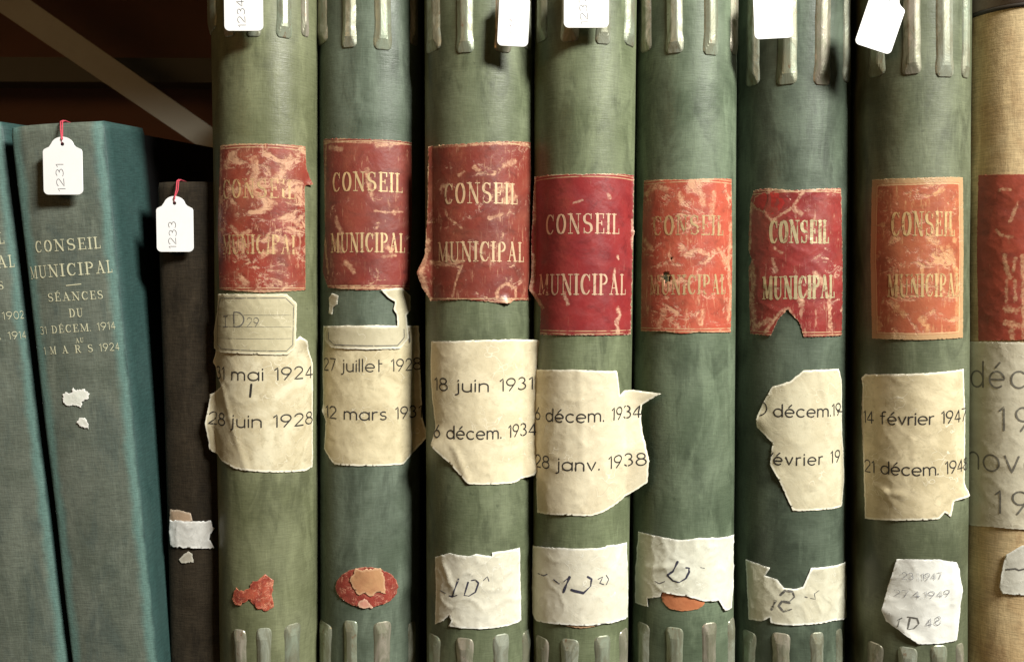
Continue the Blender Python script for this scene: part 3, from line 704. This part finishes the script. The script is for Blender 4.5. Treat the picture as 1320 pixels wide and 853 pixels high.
# --- B
label('B', 'date_label', [(418, 420), (480, 419), (539, 420), (540, 460), (543, 531), (546, 561), (534, 580), (519, 598), (475, 600), (432, 598), (419, 578), (421, 543), (418, 525), (417, 470)],
      paper('cream_label_paper_b', (.64, .56, .36), CDIRT, CRIM, 3), 14, [mn('27 juillet 1928', 419, 476, 541, 476, wm=.95, tr=.2), mn('12 mars 1931', 422, 537, 542, 537)],
      wrap=(R(74), R(60)), lifts=[(546, 562, 30, .003), (418, 530, 14, .0015)])
label('B', 'shelfmark_label', [(421, 429), (424, 421), (450, 419), (488, 421), (511, 420), (510, 406), (506, 398), (508, 389), (499, 383), (490, 373), (516, 371), (527, 381), (527, 400), (522, 406), (525, 436), (514, 449), (470, 450), (430, 448), (421, 438)],
      paper('framed_label_paper_b', (.52, .47, .32), (.40, .36, .23), (.72, .68, .54), 4, .5), 15,
      [('*', [(426, 428), (426, 437), (433, 444), (511, 445), (519, 435), (519, 424)], 1.3), ('*', [(526, 427), (526, 441)], 1.6)], 'pencil', 'printed_frame', off=.0013)
label('B', 'paper_scrap', [(425, 384), (429, 378), (437, 381), (436, 392), (430, 396), (429, 406), (425, 404), (426, 394)], paper('scrap_paper_b', (.60, .56, .42), CDIRT, (.72, .70, .58), 5, .4), 16)
el = [(473+40*math.cos(R(a)), 756+26*math.sin(R(a))) for a in range(0, 360, 20)]
label('B', 'seal_remnant', el, leather('red_seal_paper_b', (.28, .045, .032), DRED, (.60, .26, .16), 22, .85, (.60, .28, .17), rule=False, fs=3), 17, jag=.8)
label('B', 'paper_scrap', [(457, 738), (459, 731), (463, 733), (490, 731), (495, 742), (497, 764), (486, 762), (478, 768), (470, 763), (463, 766), (456, 757), (451, 748), (453, 742)], paper('buff_scrap_paper', (.46, .25, .12), (.36, .16, .08), (.54, .32, .18), 6, .8), 18, off=.0009, jag=1.2)
label('B', 'paper_scrap', [(463, 775), (470, 770), (476, 776), (481, 782), (470, 783), (461, 780)], paper('pink_scrap_paper', (.58, .28, .20), (.46, .2, .14), (.6, .36, .25), 47, .6), 19, off=.0009, jag=.9, step=2)
# --- C
label('C', 'date_label', [(557, 440), (620, 438), (662, 437), (691, 438), (693, 444), (690, 500), (691, 548), (693, 593), (686, 612), (662, 622), (630, 624), (604, 623), (592, 610), (580, 596), (561, 572), (563, 551), (558, 511), (556, 470)],
      paper('cream_label_paper_c', (.72, .64, .44), CDIRT, CRIM, 7, .45), 19, [mn('18 juin 1931', 562, 502, 685, 501), mn('6 décem. 1934', 563, 562, 690, 560)],
      wrap=(R(76), R(50)), lifts=[(562, 578, 40, .0035), (693, 440, 16, .002), (690, 605, 20, .002)], creases=[(586, 575, 604, 620, .0007)])
label('C', 'shelfmark_label', [(562, 717), (580, 712), (605, 716), (614, 713), (634, 716), (634, 711), (669, 705), (670, 750), (671, 799), (651, 806), (626, 809), (579, 806), (583, 799), (579, 792), (573, 799), (562, 804), (563, 760)],
      paper('white_label_paper_c', WHITE, WDIRT, WRIM, 8, .55), 20,
      [('*', [(592, 745), (584, 768), (580, 767)], 1.6, 1), ('*', [(584, 768), (590, 766)], 1.3), ('*', [(604, 749), (599, 766), (605, 767), (613, 762), (617, 750), (613, 746), (608, 747)], 1.4, 1), ('*', [(623, 747), (628, 742), (630, 748)], 1.0), ('*', [(569, 760), (575, 764)], 1.2)], 'pen', 'pen_writing', crumple=.0005, creases=[(574, 728, 586, 762, .0006)])
# --- D
label('D', 'date_label', [(691, 476), (740, 476), (794, 478), (797, 495), (798, 509), (804, 503), (814, 502), (836, 506), (824, 521), (825, 545), (827, 575), (831, 621), (810, 636), (778, 659), (764, 664), (730, 663), (694, 660), (692, 585), (690, 531)],
      paper('cream_label_paper_d', (.70, .63, .45), (.54, .46, .30), CRIM, 9, .5), 23, [mn('6 décem. 1934', 692, 540, 824, 537), mn('28 janv. 1938', 692, 600, 825, 598)],
      wrap=(R(74), R(52)), lifts=[(838, 504, 34, .009), (832, 590, 60, .004)], creases=[(747, 478, 752, 600, .0004), (800, 640, 812, 520, .0006)], crumple=.0004)
label('D', 'brown_residue', [(722, 800), (750, 798), (780, 800), (770, 806), (750, 809), (730, 806)], paper('brown_residue_paper', (.30, .18, .10), (.25, .15, .08), (.4, .25, .14), 10), 24, off=.0003)
label('D', 'shelfmark_label', [(689, 702), (722, 705), (750, 706), (779, 704), (781, 702), (806, 698), (807, 750), (807, 794), (776, 803), (750, 805), (722, 803), (693, 799), (688, 788), (688, 740)],
      paper('white_label_paper_d', (.74, .71, .58), WDIRT, WRIM, 11, .5), 25,
      [('*', [(696, 738), (703, 741), (707, 739)], 1.4), ('*', [(715, 746), (722, 751)], 1.8), ('*', [(735, 742), (727, 762)], 2.2, 1), ('*', [(737, 759), (752, 763)], 3.6), ('*', [(757, 742), (762, 745), (761, 754), (752, 763), (740, 761)], 1.7, 1), ('*', [(770, 745), (776, 742), (772, 750), (777, 752)], 1.2), ('*', [(780, 740), (783, 745), (780, 752)], 1.2), ('*', [(728, 748), (735, 742)], 1.3)], 'pen', 'pen_writing', crumple=.0004, off=.0009)
# --- E
label('E', 'orange_remnant', [(852, 762), (886, 762), (906, 772), (908, 777), (900, 784), (880, 787), (862, 783), (854, 774)], leather('orange_remnant_leather', (.52, .20, .09), (.46, .16, .07), (.60, .30, .16), 23, .3, (.6, .3, .15), rule=False), 26, off=.0003)
label('E', 'shelfmark_label', [(825, 684), (850, 690), (879, 695), (900, 692), (943, 688), (943, 735), (941, 783), (932, 786), (925, 773), (904, 773), (886, 767), (870, 765), (854, 762), (852, 768), (836, 770), (837, 781), (821, 776), (822, 730)],
      paper('white_label_paper_e', (.70, .70, .58), (.55, .54, .42), WRIM, 12, .6), 27,
      [('*', [(874, 722), (868, 735), (861, 740)], 1.8, 1), ('*', [(861, 740), (868, 747), (876, 749), (884, 744), (888, 736), (888, 731), (884, 730)], 1.7, 1), ('*', [(846, 748), (851, 751), (858, 748)], 1.0), ('*', [(902, 730), (907, 731)], .8)], 'pen', 'pen_writing', off=.0010, crumple=.0006, creases=[(835, 730, 880, 728, .0006)])
# --- F
label('F', 'date_label', [(1017, 492), (1036, 477), (1060, 476), (1080, 475), (1084, 490), (1084, 548), (1087, 615), (1084, 652), (1049, 657), (1022, 658), (1003, 615), (993, 599), (996, 571), (986, 560), (977, 550), (978, 535), (984, 519), (996, 498)],
      paper('cream_label_paper_f', (.62, .57, .40), (.48, .42, .27), CRIM, 13, .55), 28,
      [('*', arc(980, 526, 9, 9, 80, -80, 10), 1.7), mn('décem.19', 998, 536, 1082, 534, 16, 1.1, .20), ('*', [(1078, 530), (1085, 530)], 1.8), mn('évrier 19', 998, 598, 1081, 594, 16, 1.1, .26), ('*', [(994, 588), (997, 583)], 1.4)],
      wrap=(R(76), R(66)), lifts=[(978, 540, 22, .002), (1000, 615, 20, .0012)], creases=[(1057, 480, 1072, 560, .0005), (1075, 600, 1070, 650, .0004)])
label('F', 'shelfmark_label', [(962, 720), (978, 726), (993, 731), (987, 741), (1002, 746), (1011, 757), (1025, 758), (1035, 755), (1040, 743), (1045, 731), (1068, 729), (1089, 722), (1089, 793), (1073, 799), (1039, 804), (1004, 804), (994, 802), (993, 795), (982, 800), (966, 797), (964, 755)],
      paper('white_label_paper_f', (.64, .62, .48), (.50, .46, .32), WRIM, 14, .6), 29,
      [('*', [(1000, 773), (995, 785)], 2.2, 1), ('*', [(1006, 766), (1012, 760), (1021, 761), (1024, 768), (1018, 774), (1008, 774), (1004, 780), (1010, 787), (1020, 784)], 2.0, 1), ('*', [(1010, 774), (1018, 776)], 3.0), ('*', [(1037, 768), (1040, 769)], 1.6), ('*', [(1055, 760), (1049, 764), (1050, 771), (1044, 770)], 1.0)], 'pencil', 'pen_writing', crumple=.0005)
# --- G
label('G', 'date_label', [(1117, 482), (1150, 482), (1184, 481), (1241, 475), (1243, 550), (1242, 622), (1244, 637), (1229, 646), (1225, 666), (1217, 660), (1210, 668), (1180, 670), (1144, 670), (1116, 668), (1115, 622), (1112, 546), (1113, 488)],
      paper('cream_label_paper_g', (.66, .57, .37), CDIRT, CRIM, 15), 30, [mn('14 février 1947', 1115, 544, 1243, 541, 16, 1, .17), mn('21 décem. 1948', 1116, 607, 1245, 604, 16, 1, .17)],
      wrap=(R(76), R(64)), lifts=[(1243, 640, 22, .003), (1114, 485, 14, .0015)], creases=[(1118, 618, 1142, 634, .0005), (1142, 634, 1163, 638, .0005), (1140, 633, 1151, 648, .0004)])
label('G', 'shelfmark_label', [(1156, 720), (1180, 720), (1209, 720), (1232, 724), (1236, 734), (1236, 788), (1232, 824), (1184, 829), (1176, 823), (1154, 807), (1144, 799), (1140, 784), (1145, 756), (1152, 735)],
      paper('white_label_paper_g', (.72, .72, .66), (.60, .59, .52), (.85, .85, .80), 16, .4), 31,
      [('*', [(1158, 798), (1163, 795)], 1.3), ('*', [(1160, 797), (1158, 806)], 1.3), ('*', [(1173, 796), (1170, 810), (1178, 809), (1184, 802), (1182, 796), (1170, 794)], 1.4, 1)], 'pencil', 'pencil_writing',
      lifts=[(1142, 785, 34, .003), (1170, 826, 24, .002), (1236, 760, 30, .002)], creases=[(1152, 732, 1145, 770, .0004), (1227, 730, 1229, 822, .0008), (1158, 806, 1184, 826, .0005)], wrap=R(60), crumple=.0004)
o = [c for c in B['G']['root'].children if c.name.startswith('shelfmark')][0]
bkG = B['G']
pf = lambda q, z, k=0: bkG['sp'].P(q, z, .0013+k, R(60))
letters(bkG, 'pen_writing', [mn('23.1.1947', 1163, 745, 1212, 745, 9, .7, .2), mn('27.4.1949', 1153, 767, 1222, 767, 9, .7, .2), mn('48', 1193, 807, 1211, 803, 11, .7, .3)], M['penfaded'], o, pf, R(60))

# ================================================================== TAN VOLUME at right
spH = Spine(1252, 1388, 1248, 1384, .004)
bkH = volume('cloth_volume', 'tan cloth volume with torn red title, cut off by the right edge of the photo', 'volume', None, spH,
             cloth('tan_canvas_cloth', (.48, .335, .165), (.60, .46, .25), (.36, .225, .105), 9, .75, .55), TOPZ(-60), GZ+.0005,
             boardmat=plain('brown_board', (.12, .07, .04)))
B['H'] = bkH
label('H', 'title_label', [(1262, 226), (1300, 225), (1350, 226), (1374, 228), (1374, 436), (1350, 437), (1262, 439), (1260, 330)],
      leather('rubbed_red_leather', (.34, .060, .035), (.26, .045, .025), (.60, .36, .20), 11, .22, (.45, .22, .12), rule=False), 32, step=2.4, wear=WEAR['H'])
label('H', 'date_label', [(1250, 440), (1310, 441), (1374, 441), (1374, 683), (1320, 682), (1285, 679), (1249, 676), (1249, 560)],
      paper('greyed_label_paper', (.62, .58, .44), (.50, .45, .32), (.70, .66, .52), 17, .6), 33,
      [mn('déc.', 1253, 498, 1330, 500, 33, .65, .28), mn('19', 1289, 554, 1328, 556, 31, .7, .45), mn('nove', 1250, 602, 1341, 610, 33, .65, .2), mn('19', 1284, 660, 1324, 663, 30, .7, .45)], 'inkgrey')
label('H', 'shelfmark_label', [(1317, 702), (1340, 702), (1352, 720), (1352, 765), (1320, 766), (1292, 764), (1289, 756), (1293, 730), (1297, 714)],
      paper('white_label_paper_h', (.68, .67, .58), (.56, .54, .44), WRIM, 18, .4), 34, [('*', [(1297, 733), (1309, 732), (1313, 734), (1325, 731)], 2.2)], 'pencil', 'pencil_writing', off=.0008)
def scuff(k, parent, polys, mat, seed=50, off=.00105, wrap=None, name='scuffed_patch', step=2):
    for n_, pl_ in enumerate(polys):
        patch(B[k], name, pl_, mat, parent, seed+n_, off, .6, step, .00006, wrap=wrap, thick=.00008)
def tlab(k, base='title_label'): return [c for c in B[k]['root'].children if c.name.startswith(base)][0]
def strip(pts, w_):
    """closed outline of an irregular torn strip along a polyline (photograph px)"""
    L, Rr = [], []; rg = random.Random(int(pts[0][0]))
    for i, p in enumerate(pts):
        a = pts[max(0, i-1)]; b = pts[min(len(pts)-1, i+1)]; d = Vector((b[0]-a[0], b[1]-a[1])).normalized(); n = Vector((-d.y, d.x))
        ww = w_*rg.uniform(.5, 1.3)*.5*(.4 if i in (0, len(pts)-1) else 1)
        L.append((p[0]+n.x*ww, p[1]+n.y*ww)); Rr.append((p[0]-n.x*ww, p[1]-n.y*ww))
    return L+Rr[::-1]
TANP = paper('tan_leather_ground', (.60, .38, .22), (.50, .27, .15), (.68, .48, .30), 40, .6)
PALEP = paper('pale_leather_ground', (.68, .50, .33), (.58, .38, .22), (.74, .58, .42), 41, .6)
BRIGHT = leather('bright_red_undercoat', (.42, .030, .026), (.34, .024, .022), TAN, 42, .15, (.6, .36, .22), rule=False)
scuff('F', tlab('F'), [[(974, 254), (990, 247), (1010, 249), (1020, 258), (1012, 268), (1003, 276), (996, 283), (984, 272), (971, 264)]], BRIGHT, 60, off=.0006)
# dark leather band and metal rim at the head of the tan volume
for nm, prof, mt_ in (('leather_head_band', ((9, .0002), (8, .0009), (4, .0010), (3, .0004)), M['band']), ('leather_cap', ((3.5, .0002), (2.5, .0008), (-60, .0008)), M['band2'])):
    bm = bmesh.new(); rows = []
    for py_, of in prof:
        rows.append([bm.verts.new(spH.P(-spH.R*spH.tm+2*spH.R*spH.tm*i/30, spH.inv(1320, py_)[1], of)) for i in range(31)])
    for a, b in zip(rows, rows[1:]):
        for i in range(30): bm.faces.new((a[i], a[i+1], b[i+1], b[i]))
    link(nm, bm, mt_, bkH['root'], True)

# ================================================================== TEAL VOLUMES and the dark volume at left
tealA, tealB = (.086, .104, .080), (.120, .138, .108)
spT2 = Spine(14, 134, 94, 204, .006, tm=76, k=.16, rows=(160, 853), y0b=.010)
mt2 = cloth('faded_teal_bookcloth', tealA, tealB, (.062, .085, .075), 12, .6, .6, side=(.026, .062, .056), sideat=.66, worn=(.105, .200, .175))
T2 = volume('cloth_volume', 'leaning grey-green volume dated 1914 to 1924, tag 1231 hanging at its head', 'volume', 'leaning teal cloth volumes', spT2, mt2, pt(70, 159, .006).z, pt(200, 985, .01).z, side=.055, boardmat=M['blackboard'], slope=.11, tilt=.0022)
B['T2'] = T2
def tealtext(bk, items):
    pl = lambda q, z, k=0: bk['sp'].P(q, z, .00025+k)
    letters(bk, 'gilt_lettering', items, gilt('dull_gilt', (.58, .58, .40), -.2, 13, .05), bk['spine'], pl)
S_ = lambda t, x0, y0, x1, y1, h, wm=1.0, tr=.16: (t, x0, y0, x1, y1, h, SERIF, wm, tr)
tealtext(T2, [S_('CONSEIL', 47, 326, 130, 320, 15), S_('MUNICIPAL', 41, 360, 145, 351, 16), S_('_', 86, 372, 105, 370, 8, 1.6), S_('SÉANCES', 63, 389, 133, 385, 11, 1.0), S_('DU', 90, 409, 107, 408, 11, 1.0),
              S_('31 DÉCEM. 1914', 53, 431, 149, 424, 10, 1.0), S_('AU', 98, 442, 108, 441, 6, 1.1), S_('1 M A R S 1924', 58, 457, 154, 451, 10, 1.0, .20)])
scr = lambda s_: paper('chipped_white_%d' % s_, (.72, .74, .66), (.60, .62, .52), (.8, .8, .74), s_, .3)
label('T2', 'paper_scrap', [(81, 512), (84, 507), (92, 506), (95, 499), (99, 503), (108, 501), (116, 507), (115, 513), (107, 517), (105, 525), (99, 522), (90, 523), (83, 519)], scr(30), 35, jag=1.3, step=2)
label('T2', 'paper_scrap', [(99, 545), (103, 538), (110, 538), (115, 546), (115, 553), (106, 550)], scr(31), 36, jag=1, step=2)
spT1 = Spine(-112, 3, -20, 88, .014, tm=76, k=.16, rows=(160, 853), y0b=.014)
T1 = volume('cloth_volume', 'grey-green volume cut by the left photo edge, its gilt title ending in AL', 'volume', 'leaning teal cloth volumes', spT1,
            cloth('faded_teal_bookcloth_far', tealA, tealB, (.062, .085, .075), 14, .6, .6, side=(.026, .062, .056), sideat=.66, worn=(.105, .200, .175)), pt(0, 152, .006).z, pt(100, 985, .01).z, side=.055, boardmat=M['blackboard'], slope=.11)
B['T1'] = T1
tealtext(T1, [S_('CONSEIL', -78, 320, 6, 314, 15), S_('MUNICIPAL', -86, 352, 19, 344, 16), S_('SÉANCES', -66, 377, 5, 373, 11, 1.0), S_('1902', 4, 412, 31, 410, 10, 1.0), S_('E 1914', -6, 438, 34, 436, 10, 1.0)])
spT3 = Spine(203, 288, 221, 296, .026, tm=74, k=.35, rows=(235, 853))
T3 = volume('cloth_volume', 'dark brown volume with white paper strip low on its spine, tag 1233 at its head', 'volume', None, spT3,
            cloth('dark_brown_bookcloth', (.024, .018, .011), (.034, .026, .016), (.010, .008, .005), 15, .7, .8, spec=.2), pt(240, 234, .026).z, GZ+.0005, boardmat=M['blackboard'])
B['T3'] = T3
label('T3', 'paper_scrap', [(220, 656), (232, 657), (246, 661), (249, 672), (219, 672)], paper('buff_scrap_t3', (.42, .30, .20), (.34, .24, .16), (.5, .4, .3), 32, .4), 37, off=.0003, wrap=R(60))
label('T3', 'paper_strip', [(220, 669), (245, 671), (272, 670), (274, 678), (277, 680), (271, 688), (270, 694), (276, 704), (276, 706), (245, 705), (222, 703), (220, 690)], paper('white_strip_t3', (.66, .66, .62), (.52, .52, .48), (.8, .8, .76), 33, .5), 38, jag=.9, off=.0008, wrap=R(60), crumple=.0005)
label('T3', 'paper_scrap', [(231, 721), (237, 714), (243, 710), (248, 713), (250, 724), (235, 725)], paper('small_scrap_t3', (.40, .37, .30), (.3, .28, .22), (.5, .48, .4), 34, .4), 39, off=.0004, step=2, wrap=R(60))
for bk in B.values(): adopt(bk)

# ================================================================== SPINE TAGS ON RED STRINGS
def tag(lab, px, py, y, wpx, hpx, ang, text, strtop, seed, faint=False, tilt=0, shade=False):
    """(px,py) = hole in photograph px; tag hangs below it at depth y"""
    sc = (y-CAM.y)/D*U; hole = pt(px, py, y)
    t = thing('spine_tag', lab, 'tag', 'white shelf tags on strings', hole)
    W, H = wpx/2*sc, hpx*sc; r = .0028; sh = .20*H; nk = .58*W
    pts = []
    pts += [(-W+r*(1-math.cos(R(a))), -H+sh*.0+r*(1-math.sin(R(a)))) for a in range(0, 91, 15)][::1]
    pts = [(-W+r-r*math.cos(R(a)), -H+r-r*math.sin(R(a))) for a in range(0, 91, 15)] + [(W-r+r*math.sin(R(a)), -H+r-r*math.cos(R(a))) for a in range(0, 91, 15)]
    zs = -sh*.45; ztop = sh*.72
    pts += [(W, zs-.0015), (W-.0006, zs-.0004), (W-.0018, zs+.0002), (nk+.0012, zs+.0010)]
    pts += [(nk*math.cos(R(a)), zs+.0016+(ztop-zs-.0016)*math.sin(R(a))) for a in range(8, 173, 12)]
    pts += [(-nk-.0012, zs+.0010), (-W+.0018, zs+.0002), (-W+.0006, zs-.0004), (-W, zs-.0015)]
    cu = bpy.data.curves.new('tag_outline', 'CURVE'); cu.dimensions = '2D'; cu.fill_mode = 'BOTH'; cu.extrude = .00022; cu.bevel_depth = .00006; cu.bevel_resolution = 1
    def spl(ps):
        s = cu.splines.new('POLY'); s.points.add(len(ps)-1)
        for q, p in zip(s.points, ps): q.co = (p[0], p[1], 0, 1)
        s.use_cyclic_u = True
    spl(pts); spl([(.00115*math.cos(R(a)), .00115*math.sin(R(a))) for a in range(0, 360, 24)])
    tmp = bpy.data.objects.new('tmp', cu); COL.objects.link(tmp)
    dg = bpy.context.evaluated_depsgraph_get(); me = bpy.data.meshes.new_from_object(tmp.evaluated_get(dg)); me.name = 'card'
    bpy.data.objects.remove(tmp); bpy.data.curves.remove(cu)
    me.materials.clear(); me.materials.append(M['tag'])
    # slight bow of the card
    for v in me.vertices: x, yy, z = v.co; v.co = (x, -z, yy)
    bmx = bmesh.new(); bmx.from_mesh(me); bmesh.ops.recalc_face_normals(bmx, faces=bmx.faces); bmx.to_mesh(me); bmx.free()
    card = bpy.data.objects.new('card', me); COL.objects.link(card); card.parent = t
    rot = (R(tilt), R(ang), 0); card.rotation_euler = rot
    # dark eyelet seen through the hole
    bm = bmesh.new(); tube(bm, [(0, .0004, 0), (0, .0010, 0)], .0013, 14); e = link('eyelet', bm, M['taghole'], card, True)
    if text:
        bm = bmesh.new(); uvl = bm.loops.layers.uv.new('UVMap')
        # writing runs up the card
        F = lambda q, z, k=0: Vector((-z+.0011, -.00034-k, q))
        write(bm, uvl, text, (-H*.93, .0), (-H*.93+len(text)*.0038*sc/U, .0009), .0042*sc/U, MONO, F, .18, .62, .09, 0, random.Random(seed))
        for f in bm.faces: pass
        link('handwriting', bm, M['tagink'] if not faint else ink('faint_pink_pen', (.70, .60, .60), .3, 9), card, False)
    bm = bmesh.new()
    a = Vector((0, -.0005, 0)); end = [Vector(p)-hole for p in strtop]
    tube(bm, [a, a+Vector((.0001, -.0004, .003))]+[p+Vector((-.00035, -.0002, 0)) for p in end], .00038)
    tube(bm, [a+Vector((.0002, .0014, 0)), a+Vector((.0003, .0001, .003))]+[p+Vector((.0006, .0001, 0)) for p in end], .00034)
    link('string', bm, M['string'], t, True)
    return t
def head(px, row, y, back=.015): p = pt(px, row, y); return [p, p+Vector((0, .003, .0012)), p+Vector((0, back, .0010))]
tag('white tag numbered 1231 on the leaning grey-green volume', 80.5, 186, .000, 50, 64, 0, '1231', [pt(79, 166, .002)]+head(79, 157, .0045), 1)
tag('white tag numbered 1233 on the dark brown volume', 225, 262, .0205, 47, 62, 0, '1233', [pt(228, 245, .022)]+head(229, 233.5, .0245), 2)
for (lab, k, px, py, y, wd, ht, an, tx, top, sd, fa) in [
 ('white tag with partly visible number on the leftmost green register', 'A', 313.5, -28, -.003, 49, 66, 0, '1234', -121, 3, False),
 ('blank-looking white tag hanging near the right edge of the 1931 register', 'C', 664, -8, -.006, 39, 66, 3, '1236', -106, 4, True),
 ('white tag with partly visible number on the register with the crimson title', 'D', 756, -32, -.008, 57, 66, 0, '1237', -119, 5, False),
 ('blank white tag on the darkest green register', 'F', 995, -18, .008, 49, 66, -3, '', -71, 6, False),
 ('blank white tag hanging askew beside the darkest register', 'G', 1146, -1, .004, 48, 66, 18, '', -85, 7, False)]:
    tag(lab, px, py, y, wd, ht, an, tx, [pt(px, -45, y+.004) if py > -20 else pt(px, -60, y+.002)] + head(px, top, {'A': .006, 'C': .003, 'D': 0, 'F': .023, 'G': .005}[k]-.0015), sd, fa)

C.render.engine = 'CYCLES'
C.render.resolution_x = 1024; C.render.resolution_y = 661
